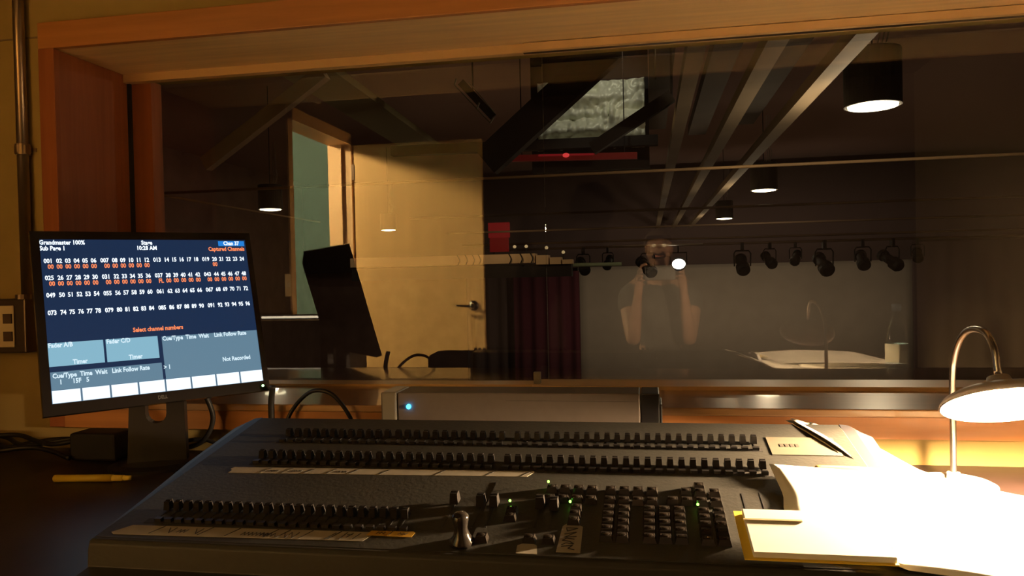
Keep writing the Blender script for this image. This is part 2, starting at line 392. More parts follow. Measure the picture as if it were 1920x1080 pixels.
def d2_(bm):
    for x in (-.672, -.600, -.560, -.505, -.487, -.455, -.415): tstroke(bm, x-.006, .018+(x+.72)*.014, x+.006, .040+(x+.72)*.014)
    for x in (-.650, -.610, -.480, -.470):
        tstroke(bm, x-.006, .036, x, .022); tstroke(bm, x, .022, x+.004, .037)
    for x0, n in ((-.640, 5), (-.545, 14), (-.518, 8)):
        for k in range(n): tstroke(bm, x0+k*.0028, .024+(k % 2)*.009, x0+(k+1)*.0028, .033-(k % 2)*.009, .0006)
    for q in ((-.425, .022, -.415, .040), (-.405, .024, -.400, .042), (-.398, .036, -.391, .037), (-.397, .029, -.391, .041), (-.387, .026, -.381, .042)): tstroke(bm, *q)
strip('tape_strip', [(-.717, .040), (-.735, .019), (-.728, .0135), (-.405, .0215), (-.372, .022), (-.365, .036), (-.362, .046)], TAPE, 'lowest white tape strip on the console front edge, with pen scribbles', draw=d2_)
def d3_(bm):
    tstroke(bm, -.342, .038, -.339, .050, .0008, .0018)
    for x0 in (-.360, -.330):
        for k in range(5): tstroke(bm, x0+k*.0024, .041+(k % 2)*.005, x0+(k+1)*.0024, .046-(k % 2)*.005, .0006, .0018)
strip('tape_strip', [(-.372, .037), (-.369, .049), (-.311, .051), (-.308, .048), (-.310, .0365)], YTAPE, 'short yellow tape strip beside the end of the lower white tape', .0010, draw=d3_)
def d4_(bm):
    for P in ([(-.111, .075), (-.096, .074), (-.109, .066), (-.111, .075)], [(-.112, .058), (-.097, .064), (-.111, .050), (-.096, .053)],
              [(-.098, .046), (-.108, .048), (-.113, .042), (-.103, .040), (-.098, .034), (-.108, .036), (-.113, .031)], [(-.113, .027), (-.099, .031), (-.104, .023), (-.096, .020)]):
        for a, b in zip(P, P[1:]): tstroke(bm, *a, *b, .0013, .0022)
strip('tape_label', [(-.107, .093), (-.1165, .079), (-.118, .0135), (-.088, .0135), (-.090, .079)], TAPE, 'white arrow shaped tape label with vertical handwriting pointing up', .0016, draw=d4_)
strip('tape_label', [(-.1555, .037), (-.168, .026), (-.167, .007), (-.1405, .007), (-.1435, .027)], TAPE, 'small blank arrow shaped tape label below two black keys', .0014)

# ================================================================== SILVER BOX BEHIND THE CONSOLE
bx = thing('equipment_box', 'long low grey metal equipment box with blue light behind the console', 'equipment box', (-.28, 1.62, ZD))
BXM = mat('grey_box_paint', (0.11, 0.088, 0.075), 0.5, noise=.05, nscale=60)
bm = BM(); b2(bm, -.540, -.021, 1.572, 1.667, ZD+.003, -.246); obj('casing', bm, BXM, bx, bevel=.003)
bm = BM(); b2(bm, -.577, -.5415, 1.570, 1.667, ZD+.003, -.245); obj('end_panel', bm, mat('grey_end_panel', (.17, .15, .11), .35), bx, bevel=.004)
bm = BM(); b2(bm, -.0195, .018, 1.574, 1.667, ZD+.003, -.246); b2(bm, .018, .0235, 1.574, 1.667, ZD+.003, -.268); obj('end_panel', bm, BLACKP, bx, bevel=.002)
bm = BM(); sph(bm, (-.514, 1.570, -.276), .0052, n=12); tag(obj('indicator_light', bm, BLUELED, bx, smooth=True), 'glowing blue indicator light')
bm = BM(); b2(bm, -.30, -.02, 1.5705, 1.572, -.262, -.2618); obj('seam', bm, INK, bx)

# ================================================================== MONITOR
mc = Vector((-1.073, 1.519, -.069))
MR = Matrix.Rotation(math.radians(48.3), 3, 'Z') @ Matrix.Rotation(math.radians(-15.4), 3, 'X') @ Matrix.Rotation(math.radians(-.5), 3, 'Y')
MM = Matrix.Translation(mc) @ MR.to_4x4()
mon = thing('computer_monitor', 'black flat computer monitor showing lighting channel numbers on blue screen', 'monitor', (mc.x, mc.y, ZD))
W, H = .458, .389
sx0, sx1, sz1, sz0 = -W/2+.0165, W/2-.0125, H/2-.0175, -H/2+.0235
def ms(uu, vv, y=-.0015): return Vector((sx0+(sx1-sx0)*uu, y, sz1+(sz0-sz1)*vv))
bm = BM()
box(bm, (0, .010, (sz1+H/2)/2), (W, .020, H/2-sz1)); box(bm, (0, .010, (sz0-H/2)/2), (W, .020, sz0+H/2))
box(bm, ((sx0-W/2)/2, .010, (sz0+sz1)/2), (sx0+W/2, .020, sz1-sz0)); box(bm, ((sx1+W/2)/2, .010, (sz0+sz1)/2), (W/2-sx1, .020, sz1-sz0))
obj('screen_bezel', bm, mat('monitor_black_gloss', (.012, .010, .010), .22), mon, M=MM)
bm = BM(); vs = box(bm, (0, .034, 0), (W-.006, .028, H-.006))
for v in vs:
    if v.co.y > .04: v.co.x *= .86; v.co.z *= .82
obj('back_cover', bm, BLACKM, mon, M=MM, bevel=.004)
SB = emis('screen_blue', (0.012, 0.027, 0.070), 1.0)
bm = BM(); box(bm, (0.002, .009, (sz0+sz1)/2), (sx1-sx0, .014, sz1-sz0)); scr = obj('screen', bm, SB, mon, M=MM)
def panel(name, rects, m, y=.0012):
    bm = BM()
    for u0, v0, u1, v1 in rects:
        a = ms(u0, v0); b = ms(u1, v1); b2(bm, a.x, b.x, y, y+.0008, b.z, a.z)
    return obj(name, bm, m, scr, M=MM)
panel('screen_panel', [(.0, .641, .236, .781), (.247, .641, .486, .781)], emis('screen_light_teal', (.24, .47, .60), 1.0))
panel('screen_panel', [(.506, .647, .999, .919), (.002, .814, .493, .919)], emis('screen_grey_blue', (.125, .225, .31), 1.0))
panel('screen_panel', [(.0, .919, .999, .999)], emis('screen_key_gap', (.10, .17, .25), 1.0), .0016)
panel('soft_keys', [(.003+i*.1255, .923, .003+i*.1255+.117, .997) for i in range(8)], emis('screen_white', (1.0, 1.15, 1.25), 1.0), .0008)
panel('screen_panel', [(.850, .008, .993, .044)], emis('screen_bright_blue', (.02, .22, .70), 1.0))
def text_objs(name, items, m, h=.0135, xs=.80, y=.0004):
    bm = BM()
    for s, uu, vv, al in items:
        cu = bpy.data.curves.new('t', 'FONT'); cu.body = s; cu.size = h; cu.align_x = al; cu.resolution_u = 2; cu.offset = h*.034
        to = bpy.data.objects.new('t', cu); C.objects.link(to)
        dg = bpy.context.evaluated_depsgraph_get(); me = bpy.data.meshes.new_from_object(to.evaluated_get(dg))
        p = ms(uu, vv, y); me.transform(Matrix.Translation(p) @ Matrix.Rotation(math.radians(90), 4, 'X') @ Matrix.Diagonal((xs, 1, 1, 1)))
        bm.from_mesh(me); bpy.data.objects.remove(to); bpy.data.curves.remove(cu); bpy.data.meshes.remove(me)
    return bm
wh, rd = [], []
us = [.009, .255, .503, .751]
for row, v in enumerate((.150, .256, .363, .471)):
    for g in range(4):
        for i in range(6):
            n = row*24+g*6+i+1; s = ('%03d' % n) if i == 0 else ('%02d' % n)
            uc = us[g]+(.021 if i == 0 else .030+.0375*i)
            wh.append((s, uc, v, 'CENTER'))
            if (row == 0 and (g < 2 or n == 20)) or row == 1:
                rd.append(('FL' if n == 37 else '00', us[g]+.030+.0375*i, v+.036, 'CENTER'))
wh += [('Grandmaster 100%', -.002, .033, 'LEFT'), ('Sub Page 1', -.002, .070, 'LEFT'), ('Stage', .482, .034, 'CENTER'), ('10:28 AM', .480, .070, 'CENTER'), ('Chan 37', .920, .038, 'CENTER')]
rd += [('Captured Channels', .990, .078, 'RIGHT'), ('Select channel numbers', .495, .606, 'CENTER')]
pl = [('Fader A/B', .002, .668, 'LEFT'), ('Fader C/D', .250, .668, 'LEFT'), ('Timer', .130, .775, 'CENTER'), ('Timer', .375, .775, 'CENTER'),
      ('Cue/Type  Time  Wait    Link Follow Rate', .508, .674, 'LEFT'), ('Not Recorded', .945, .842, 'RIGHT'), ('> 1', .500, .858, 'LEFT'),
      ('Cue/Type  Time  Wait   Link Follow Rate', .010, .850, 'LEFT'), ('1      15F   5', .036, .888, 'LEFT')]
TW = emis('screen_text_white', (1.0, 1.1, 1.2), 1.1); TO_ = emis('screen_text_orange', (1.0, .26, .10), 1.1); TP = emis('screen_text_pale', (.72, .9, 1.0), 1.0)
for lst, mm in ((wh, TW), (rd, TO_), (pl, TP)):
    rows = {}
    for it in lst:
        k = (round(it[2], 3), it[0] if not it[0].isdigit() and it[0] != 'FL' else 'num'); rows.setdefault(k, []).append(it)
    for k, its in rows.items(): obj('screen_text', text_objs('t', its, None), mm, scr, M=MM)
bm = text_objs('t', [('DELL', .48, 1.042, 'CENTER')], None, h=.011, y=-.0009)
obj('brand_lettering', bm, mat('grey_print2', (.09, .09, .09), .4), mon, M=MM)
bm = BM(); sph(bm, (W/2-.016, -.001, -H/2+.012), .0028, n=10); tag(obj('power_light', bm, emis('green_power', (.35, 1, .3), 8), mon, smooth=True, M=MM), 'lit green power light')
# stand
sxc, syc = -1.098, 1.545; SR = Matrix.Rotation(math.radians(22), 4, 'Z'); SM = Matrix.Translation((sxc, syc, 0)) @ SR
bm = BM(); lathe(bm, [(0, ZD), (.105, ZD), (.105, ZD+.006), (.085, ZD+.012), (0, ZD+.014)], n=40)
bmesh.ops.transform(bm, matrix=Matrix.Diagonal((1.0, .78, 1, 1)), verts=bm.verts[:])
obj('stand_base', bm, BLACKP, mon, M=SM)
bm = BM()
poly = [(-.062, ZD+.012), (.062, ZD+.012), (.058, -.19), (.022, -.19), (.022, -.29)]
for k in range(1, 8): a = math.pi*k/8; poly.append((.022*math.cos(a), -.29-.022*math.sin(a)))
poly += [(-.022, -.29), (-.022, -.19), (-.052, -.19)]
prism(bm, poly, 'y', -.014, .014)
obj('stand_neck', bm, BLACKP, mon, M=SM)
bm = BM(); bar(bm, SM @ Vector((0, 0, -.21)), mc + MR @ Vector((0, .046, -.06)), .09, .03, up=(0, 1, .3)); obj('stand_bracket', bm, BLACKP, mon)

pb = thing('power_brick', 'small black box on the desk beside the monitor stand', 'power box', (-1.235, 1.595, ZD))
bm = BM(); b2(bm, -1.345, -1.225, 1.565, 1.635, ZD+.001, -.345); obj('case', bm, BLACKM, pb, bevel=.006)
bm = BM(); cyl(bm, (-1.344, 1.60, -.39), (-1.37, 1.60, -.392), .007, .005, n=10); obj('cable_sleeve', bm, RUBBER, pb)

# ---- cables
def cable(P, rad, label, name='cable', k=8):
    bm = BM(); tube(bm, P, rad, n=8, k=k); return tag(obj(name, bm, RUBBER, smooth=True), label, 'cable')
cable([(-.842, 1.50, ZD+.005), (-.846, 1.63, -.36), (-.830, 1.66, -.305), (-.79, 1.655, -.265), (-.755, 1.65, -.254), (-.72, 1.65, -.266), (-.690, 1.655, -.305), (-.672, 1.655, -.35), (-.66, 1.60, ZD+.005)], .0048, 'black cable arching up between the monitor and the grey box')
cable([(-.865, 1.64, -.243), (-.873, 1.645, -.28), (-.88, 1.65, -.35), (-.90, 1.62, ZD+.006)], .0075, 'black cable hanging straight down beside the right corner of the monitor')
cable([(-1.03, 1.62, -.25), (-1.02, 1.64, -.32), (-1.05, 1.64, -.375), (-1.13, 1.655, -.40), (-1.20, 1.67, ZD+.006)], .006, 'black cable dropping behind the monitor stand and bending left')
cable([(-1.00, 1.66, -.395), (-1.06, 1.66, -.375), (-1.13, 1.655, -.385), (-1.145, 1.68, ZD+.006)], .005, 'short black cable loop lying against the wall by the stand')
rnd = random.Random(3)
for i, lab in enumerate(('black cable lying nearest the wall left of the power box', 'black cable looping over the others on the desk corner', 'black cable running along the desk toward the left corner', 'lowest black cable of the tangle on the desk')):
    P = []
    for k in range(9):
        P.append((-1.335-.066*k, 1.67-.035*i+.022*math.sin(k*1.3+i*1.9), ZD+.007+.011*(i % 3)+.018*abs(math.sin(k*.8+i))))
    cable(P, .0058, lab)

# ---- yellow highlighter
hl = thing('highlighter_pen', 'yellow highlighter pen lying on the dark desk left of the console', 'pen', (-1.15, 1.40, ZD))
a = Vector((-1.236, 1.392, ZD+.0078)); b = Vector((-1.068, 1.412, ZD+.0078)); d = (b-a)
YP = mat('yellow_pen_plastic', (.72, .52, .04), .35); YP2 = mat('yellow_pen_cap', (.80, .60, .08), .35)
bm = BM(); tube(bm, [a, a+d*.02, a+d*.06, a+d*.76], lambda t: .0035+.0042*min(1, t*8), n=16, smooth=False); cyl(bm, a+d*.06, a+d*.76, .0077, n=16); obj('barrel', bm, YP, hl, smooth=True)
bm = BM(); cyl(bm, a+d*.76, a+d*.90, .0066, n=16); cyl(bm, a+d*.90, a+d*1.0, .0058, .0052, n=16); obj('cap', bm, YP2, hl, smooth=True)

# ---- conduit and outlet box on the wall
cdt = thing('wall_conduit', 'brown metal conduit running up the cream wall left of the window', 'conduit', (-1.552, YW-.02, -.05))
bm = BM(); cyl(bm, (-1.552, YW-.018, -.03), (-1.552, YW-.018, ZC), .0135, n=20); obj('pipe', bm, STEEL, cdt, smooth=True)
bm = BM(); cyl(bm, (-1.552, YW-.018, .335), (-1.552, YW-.018, .362), .0175, n=20); cyl(bm, (-1.552, YW-.018, .339), (-1.552, YW-.018, .358), .019, n=6); b2(bm, -1.578, -1.526, YW-.004, YW-.0005, .344, .353); obj('coupling', bm, STEEL, cdt)
ob = thing('wall_outlet_box', 'metal electrical box with ivory switch plate at the left edge', 'electrical box', (-1.60, YW-.02, -.09))
bm = BM(); b2(bm, -1.68, -1.535, YW-.045, YW-.001, -.165, -.028); obj('box', bm, mat('dark_steel_box', (.11, .08, .06), .35, metal=.6), ob, bevel=.004)
bm = BM(); b2(bm, -1.672, -1.565, YW-.050, YW-.0455, -.150, -.045); obj('cover_plate', bm, mat('ivory_plate', (.62, .52, .33), .4), ob, bevel=.002)
bm = BM()
for z in (-.078, -.122): b2(bm, -1.592, -1.568, YW-.054, YW-.0502, z-.012, z+.012)
obj('socket', bm, mat('dark_socket', (.08, .05, .03), .5), ob)
bm = BM(); cyl(bm, (-1.552, YW-.03, -.03), (-1.552, YW-.03, -.018), .018, n=16); obj('connector', bm, STEEL, ob)

# ---- booth furniture seen in the glass
sw = thing('light_switch', 'light switch plate on the booth wall beside the doorway', 'light switch', (XL, .29, -.02))
bm = BM(); b2(bm, XL, XL+.006, .255, .325, -.08, .04); obj('plate', bm, mat('ivory_plate', (0, 0, 0)), sw, bevel=.002)
bm = BM(); b2(bm, XL+.006, XL+.014, .285, .297, -.03, -.008); obj('toggle', bm, PAPER, sw)
tag(obj('wall_sensor', (lambda b: (b2(b, XL+.001, XL+.03, -.14, -.09, 1.04, 1.09), b)[1])(BM()), PAPER, bevel=.006), 'small white sensor on the booth wall above the doorway', 'sensor')
cb = thing('side_cabinet', 'dark side cabinet with pale lit top beside the booth wall', 'cabinet', (-1.63, .52, ZF))
bm = BM(); b2(bm, -1.88, -1.43, .38, .66, ZF, -.190); obj('carcass', bm, mat('dark_cabinet', (.03, .022, .018), .6), cb)
bm = BM(); b2(bm, -1.895, -1.42, .36, .675, -.189, -.173); obj('top', bm, mat('pale_counter', (.85, .72, .5), .4), cb, bevel=.002)
for x in (-1.655,):
    bm = BM(); b2(bm, -1.87, -1.66, .366, .379, ZF+.03, -.20); d1 = obj('door', bm, mat('dark_cabinet', (0, 0, 0)), cb); bm = BM(); cyl(bm, (-1.68, .360, -.5), (-1.68, .360, -.4), .005, n=8); obj('handle', bm, CHROME, d1)
    bm = BM(); b2(bm, -1.65, -1.44, .366, .379, ZF+.03, -.20); d1 = obj('door', bm, mat('dark_cabinet', (0, 0, 0)), cb); bm = BM(); cyl(bm, (-1.63, .360, -.5), (-1.63, .360, -.4), .005, n=8); obj('handle', bm, CHROME, d1)

ls2 = thing('cabinet_glow_strip', 'thin glowing strip added along the edge of the dark side cabinet', 'glowing strip', (-1.66, .68, -.17))  # added glow, stands in for a bright line along the cabinet edge
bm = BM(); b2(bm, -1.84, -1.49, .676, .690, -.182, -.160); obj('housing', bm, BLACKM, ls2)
bm = BM(); b2(bm, -1.835, -1.495, .690, .696, -.176, -.166); obj('glow_bar', bm, emis('strip_glow', (1, .82, .55), 6), ls2)

# corridor lamp fixture, panel for the added booth fill
cl = thing('corridor_lamp', 'round ceiling lamp in the corridor outside the open door', 'ceiling lamp', (-3.05, .35, ZC))
bm = BM(); lathe(bm, [(0, ZC-.001), (.10, ZC-.001), (.12, ZC-.03), (.10, ZC-.05), (0, ZC-.055)], c=(-3.05, .35, 0)); obj('lamp_body', bm, emis('corridor_glow', (1, .75, .4), 3), cl, smooth=True)
bl = thing('booth_fill_panel', 'unseen square panel added above the operator for the booth fill', 'ceiling lamp', (-.4, -.9, ZC))
bm = BM(); b2(bm, -.68, -.12, -1.18, -.62, 1.455, ZC-.001); obj('lamp_body', bm, mat('fill_panel_white', (.5, .45, .35), .6), bl)

# ================================================================== DESK LAMP
lp = thing('desk_lamp', 'lit chrome desk lamp with tilted round shade beside the papers', 'desk lamp', (.549, 1.52, ZD))
bm = BM(); lathe(bm, [(0, ZD+.0005), (.072, ZD+.0005), (.072, ZD+.009), (.062, ZD+.014), (.012, ZD+.017), (.011, ZD+.03), (0, ZD+.031)], c=(.549, 1.52, 0)); obj('base', bm, mat('white_enamel', (.75, .72, .68), .25), lp, smooth=False, bevel=.001)
bm = BM(); tube(bm, [(.549, 1.52, ZD+.02), (.549, 1.52, -.30), (.549, 1.52, -.21), (.549, 1.508, -.165), (.546, 1.470, -.128), (.541, 1.415, -.108), (.539, 1.355, -.108), (.538, 1.32, -.130), (.538, 1.306, -.170)], .0055, n=14); obj('arm', bm, mat('satin_arm', (.55, .52, .5), .3, metal=1.0), lp, smooth=True)
TA = math.radians(27)
sc = Vector((.538, 1.285, -.216)); LM = Matrix.Translation(sc) @ Matrix.Rotation(-TA, 4, 'X')
prof = [(.090, 0), (.089, .005), (.083, .012), (.068, .020), (.046, .026), (.022, .029), (.016, .046), (0, .048)]
inner = [(0, .027), (.020, .026), (.044, .023), (.066, .017), (.081, .009), (.087, .003), (.090, 0)]
bm = BM(); lathe(bm, prof+inner[:-1], M=LM, n=48)
# weld rim: close between inner last ring and outer first ring
bm.verts.ensure_lookup_table()
obj('shade', bm, mat('pale_shade', (.42, .37, .36), .5), lp, smooth=True)
bm = BM(); lathe(bm, [(max(0, r_-.0012), z_-.0012) for r_, z_ in inner[:-1]] + [(.0880, -.0012)], M=LM, n=48); tag(obj('reflector', bm, mat('white_reflector', (.85, .83, .80), .5), lp, smooth=True), 'white inside of the shade')
bm = BM(); sph(bm, LM @ Vector((0, 0, .002)), .024, (1, 1, .85), 20); obj('bulb', bm, LAMPGLOW, lp, smooth=True)
bm = BM(); cyl(bm, LM @ Vector((0, 0, .018)), LM @ Vector((0, 0, .028)), .014, n=16); obj('socket', bm, PAPER, lp)

# ================================================================== PAPERS
def sheet(name, grid, m, label, cat='paper', th=.0006, n=6, parent=None):
    rows = [catmull(rw, n) for rw in grid]
    cols = [catmull([rw[i] for rw in rows], n) for i in range(len(rows[0]))]
    bm = BM(); V = [[bm.verts.new(p) for p in col] for col in cols]
    for a, b in zip(V, V[1:]):
        for i in range(len(a)-1): bm.faces.new((a[i], a[i+1], b[i+1], b[i]))
    o = obj(name, bm, m, parent, smooth=True); so = o.modifiers.new('s', 'SOLIDIFY'); so.thickness = th; so.offset = 1
    if not parent: tag(o, label, cat)
    return o
def cpts(x0, x1, v0, v1, h, lift=0):
    return [[cp(x0+(x1-x0)*i/2, v0+(v1-v0)*j/2, h+(lift if (i == 0 and j == 2) else 0)) for i in range(3)] for j in range(3)]
# yellow pad at the console's lower right corner
pad = thing('yellow_notepad', 'yellow edged notepad lying on the lower right corner of the console', 'notepad', (.18, .97, ZD+.07))
bm = BM(); cbox(bm, .186, .052, .0135, .166, .118, .0016); obj('backing_card', bm, YELLOW, pad)
bm = BM(); cbox(bm, .190, .050, .0152, .154, .108, .007); obj('page_block', bm, PAPER, pad, bevel=.001)
bm = BM(); cbox(bm, .146, .074, .0223, .070, .004, .0012); obj('binding_crease', bm, MANILA, pad)
sheet('paper_sheet', [[cp(.280, .000, .006), cp(.36, -.01, .002), cp(.46, -.02, -.010)], [cp(.178, .100, .006), cp(.31, .09, .010), cp(.45, .08, -.006)], [cp(.177, .19, .006), cp(.30, .18, .009), cp(.43, .17, -.002)], [cp(.172, .272, .012), cp(.26, .268, .008), cp(.36, .262, .002)]], PAPER, 'large curling white sheet lying on the right side of the console')
sheet('paper_folder', [[cp(.19, .17, .004), cp(.31, .17, .004), cp(.42, .16, -.008)], [cp(.215, .24, .004), cp(.30, .24, .004), cp(.40, .23, -.006)], [cp(.242, .290, .004), cp(.30, .288, .004), cp(.372, .285, .001)]], YELLOW, 'yellow folder sticking out above the curling white sheet', 'folder')
# raised sheets leaning over the console corner
g1 = [[(.241, 1.398, -.261), (.244, 1.402, -.2615), (.247, 1.406, -.262)],
      [(.290, 1.265, -.281), (.312, 1.345, -.283), (.348, 1.444, -.299)],
      [(.348, 1.116, -.322), (.40, 1.25, -.320), (.455, 1.365, -.344)],
      [(.44, .98, -.345), (.55, 1.15, -.360), (.66, 1.38, -.392)],
      [(.60, .90, -.352), (.75, 1.08, -.375), (.90, 1.25, -.400)]]
sheet('paper_sheet', g1, PAPER, 'top curved white sheet rising from the desk over the console corner')
g2 = [[(x-.008+.004*i, y-.004, z-.002) for i, (x, y, z) in enumerate(rw)] for rw in g1]
sheet('paper_sheet', g2, MANILA, 'cream sheet just beneath the top curved white sheet')
g3 = [[(x+.03, y+.0, z-.006-.012*j/3) for i, (x, y, z) in enumerate(rw)] for j, rw in enumerate(g1)]
sheet('paper_sheet', g3, PAPER, 'lowest of the curved sheets leaning on the console corner')
# stack at the right of the desk
st = thing('paper_stack', 'thick white stack of paper on the desk under the lamp', 'paper stack', (.72, 1.02, ZD))
bm = BM(); box(bm, (.66, .93, ZD+.022), (.50, .34, .042), Matrix.Rotation(math.radians(8), 3, 'Z')); obj('lower_pages', bm, PAPER, st, bevel=.001)
bm = BM(); box(bm, (.70, .90, ZD+.052), (.36, .30, .016), Matrix.Rotation(math.radians(-12), 3, 'Z')); obj('upper_pages', bm, PAPER, st, bevel=.001)
sheet('paper_sheet', [[(.36, .70, ZD+.06), (.60, .68, ZD+.075), (.85, .70, ZD+.068)], [(.345, .86, ZD+.052), (.60, .90, ZD+.072), (.88, .90, ZD+.068)], [(.34, 1.01, ZD+.045), (.60, 1.10, ZD+.068), (.92, 1.12, ZD+.064)]], PAPER, 'white sheet lying on top of the paper stack at the bottom right')
sheet('paper_sheet', [[(.60, 1.20, ZD+.003), (.80, 1.15, ZD+.004), (1.0, 1.10, ZD+.003)], [(.64, 1.32, ZD+.003), (.84, 1.27, ZD+.005), (1.04, 1.22, ZD+.003)], [(.68, 1.43, ZD+.003), (.88, 1.38, ZD+.003), (1.08, 1.33, ZD+.003)]], PAPER, 'white sheet flat on the desk right of the lamp')

# ---- water bottle, right of the frame, seen in the glass
bt = thing('water_bottle', 'clear water bottle with pale label, mirrored faintly in the glass', 'bottle', (.835, 1.26, ZD))
bm = BM(); lathe(bm, [(0, ZD+.008), (.030, ZD+.008), (.036, ZD+.016), (.036, ZD+.075), (.034, ZD+.08), (.036, ZD+.085), (.036, ZD+.17), (.030, ZD+.205), (.014, ZD+.245), (.013, ZD+.262), (0, ZD+.262)], c=(.835, 1.26, 0)); obj('bottle_body', bm, BOTTLE, bt, smooth=True)
bm = BM(); lathe(bm, [(.0366, ZD+.088), (.0369, ZD+.089), (.0369, ZD+.15), (.0366, ZD+.151)], c=(.835, 1.26, 0)); obj('paper_label', bm, mat('pale_label', (.22, .22, .16), .6), bt, smooth=True)
bm = BM(); cyl(bm, (.835, 1.26, ZD+.263), (.835, 1.26, ZD+.286), .0155, n=24); obj('bottle_cap', bm, mat('blue_cap', (.12, .2, .3), .4), bt)

# ================================================================== THE OPERATOR, mirrored in the glass
SKIN = mat('skin', (.22, .12, .075), .65); SHIRT = mat('dark_shirt', (.018, .017, .017), .9); TROU = mat('dark_trousers', (.02, .02, .025), .9); HAIRM = mat('dark_hair', (.03, .018, .01), .7)
def skinned(name, chains, m, parent=None, root=0, sub=2):
    vs, es, rs, idx = [], [], [], {}
    for ch in chains:
        prev = None
        for p, rr in ch:
            k = tuple(round(c, 4) for c in p)
            if k not in idx: idx[k] = len(vs); vs.append(p); rs.append(rr)
            if prev is not None: es.append((prev, idx[k]))
            prev = idx[k]
    me = bpy.data.meshes.new('t'); me.from_pydata(vs, es, []); o = bpy.data.objects.new('t', me); C.objects.link(o)
    sk = o.modifiers.new('skin', 'SKIN'); sk.use_smooth_shade = True
    for i, v in enumerate(me.skin_vertices[0].data): v.radius = (rs[i], rs[i]) if not isinstance(rs[i], tuple) else rs[i]; v.use_root = (i == root)
    sb = o.modifiers.new('sub', 'SUBSURF'); sb.levels = sub; sb.render_levels = sub
    dg = bpy.context.evaluated_depsgraph_get(); m2 = bpy.data.meshes.new_from_object(o.evaluated_get(dg)); bpy.data.objects.remove(o); bpy.data.meshes.remove(me)
    m2.name = name; m2.materials.clear(); m2.materials.append(m)
    for p in m2.polygons: p.use_smooth = True
    q = bpy.data.objects.new(name, m2); C.objects.link(q)
    if parent: q.parent = parent
    return q
sp = [((.065, -.50, -.60), .12), ((.065, -.48, -.42), .115), ((.065, -.46, -.22), .13), ((.065, -.45, -.10), .11), ((.065, -.45, -.02), .055), ((.065, -.44, .03), .05), ((.065, -.425, .085), .066), ((.065, -.425, .15), .080), ((.065, -.43, .205), .062)]
def mx(P, s): return [((p[0] if s < 0 else .13-p[0], p[1], p[2]), q) for p, q in P]
chains = [sp]
for s in (-1, 1):
    chains.append([sp[3]] + mx([((-.06, -.45, -.085), .070), ((-.125, -.43, -.12), .055), ((-.11, -.32, -.27), .043), ((-.085, -.21, -.385), .040), ((-.075, -.15, -.27), .038), ((-.060, -.09, -.15), .028), ((-.055, -.066, -.105), .023), ((-.052, -.052, -.06), .027), ((-.050, -.045, -.025), .026)], s))
    pb_ = mx([((-.050, -.045, -.025), .026)], s)[0]
    for zz, ln in ((.026, 1.0), (.004, 1.05), (-.016, 1.0), (-.034, .85)):
        if zz > .02: F = [((-.044, -.035, .010), .011), ((-.038, -.022, .036), .0085), ((-.022, -.012, .047), .008), ((-.002, -.010, .0475), .007)]
        else: F = [((-.048, -.030, zz), .0105), ((-.042, -.012, zz+.001), .0085), ((-.034, .004, zz+.002), .008), ((-.024, .005, zz+.003), .007)]
        chains.append([pb_] + mx(F, s))
    chains.append(mx([((-.052, -.052, -.06), .027)], s) + mx([((-.040, -.052, -.040), .013), ((-.022, -.036, -.022), .0105), ((-.004, -.026, -.008), .0085)], s))
    chains.append([sp[0]] + mx([((-.03, -.46, -.645), .085), ((-.035, -.20, -.635), .070), ((-.035, -.03, -.63), .056), ((-.035, -.05, -.84), .050), ((-.035, -.07, -1.06), .036), ((-.035, .03, -1.10), .034), ((-.035, .09, -1.11), .026)], s))
    chains.append([sp[7]] + mx([((-.018, -.43, .145), .016)], s))
chains.append([sp[7], ((.065, -.345, .138), .020), ((.065, -.320, .122), .010)])
per = skinned('person', chains, SKIN)
tag(per, 'seated person in dark clothes holding up a phone, bare forearms mirrored in the glass', 'person')
sh_ch = [[((.065, -.50, -.60), .135), ((.065, -.48, -.42), .128), ((.065, -.46, -.22), .142), ((.065, -.45, -.105), .120), ((.065, -.45, -.045), .07)]]
for s in (-1, 1): sh_ch.append([((.065, -.45, -.105), .120)] + mx([((-.06, -.45, -.085), .080), ((-.125, -.43, -.12), .066), ((-.116, -.35, -.225), .056)], s))
skinned('shirt', sh_ch, SHIRT, per)
tr = []
for s in (-1, 1): tr.append([((.065, -.50, -.615), .137)] + mx([((-.03, -.46, -.645), .097), ((-.035, -.20, -.635), .082), ((-.035, -.03, -.63), .068), ((-.035, -.05, -.84), .062), ((-.035, -.065, -1.02), .052)], s))
skinned('trousers', tr, TROU, per)
bm = BM(); sph(bm, (.065, -.445, .175), .088, (.98, 1.02, .95), 24)
bmesh.ops.delete(bm, geom=[v for v in bm.verts if v.co.y > -.385 and v.co.z < .20 or v.co.z < .10], context='VERTS'); obj('hair', bm, HAIRM, per, smooth=True)
for x in (.036, .094):
    bm = BM(); sph(bm, (x, -.350, .158), .012, n=12); obj('eye', bm, PAPER, per, smooth=True)
bm = BM(); tube(bm, [(.042, -.349, .098), (.065, -.342, .096), (.088, -.349, .098)], .005, n=8); obj('mouth', bm, mat('lips', (.4, .14, .1), .5), per, smooth=True)
ph = thing('phone', 'black phone held sideways by the person mirrored in the glass', 'phone', (.0625, -.01, -.037))
bm = BM(); b2(bm, -.018, .143, -.0125, -.0045, -.037, .037); obj('phone_body', bm, BLACKP, ph, bevel=.003)
bm = BM(); b2(bm, -.008, .133, -.0130, -.0126, -.034, .034); obj('phone_screen', bm, mat('phone_glass', (.02, .02, .02), .1), ph)
sl = thing('stool', 'round padded stool under the seated person', 'stool', (.065, -.47, ZF))
bm = BM(); lathe(bm, [(0, -.77), (.18, -.77), (.19, -.75), (.17, -.728), (0, -.724)], c=(.065, -.47, 0)); obj('seat', bm, BLACKM, sl, smooth=True)
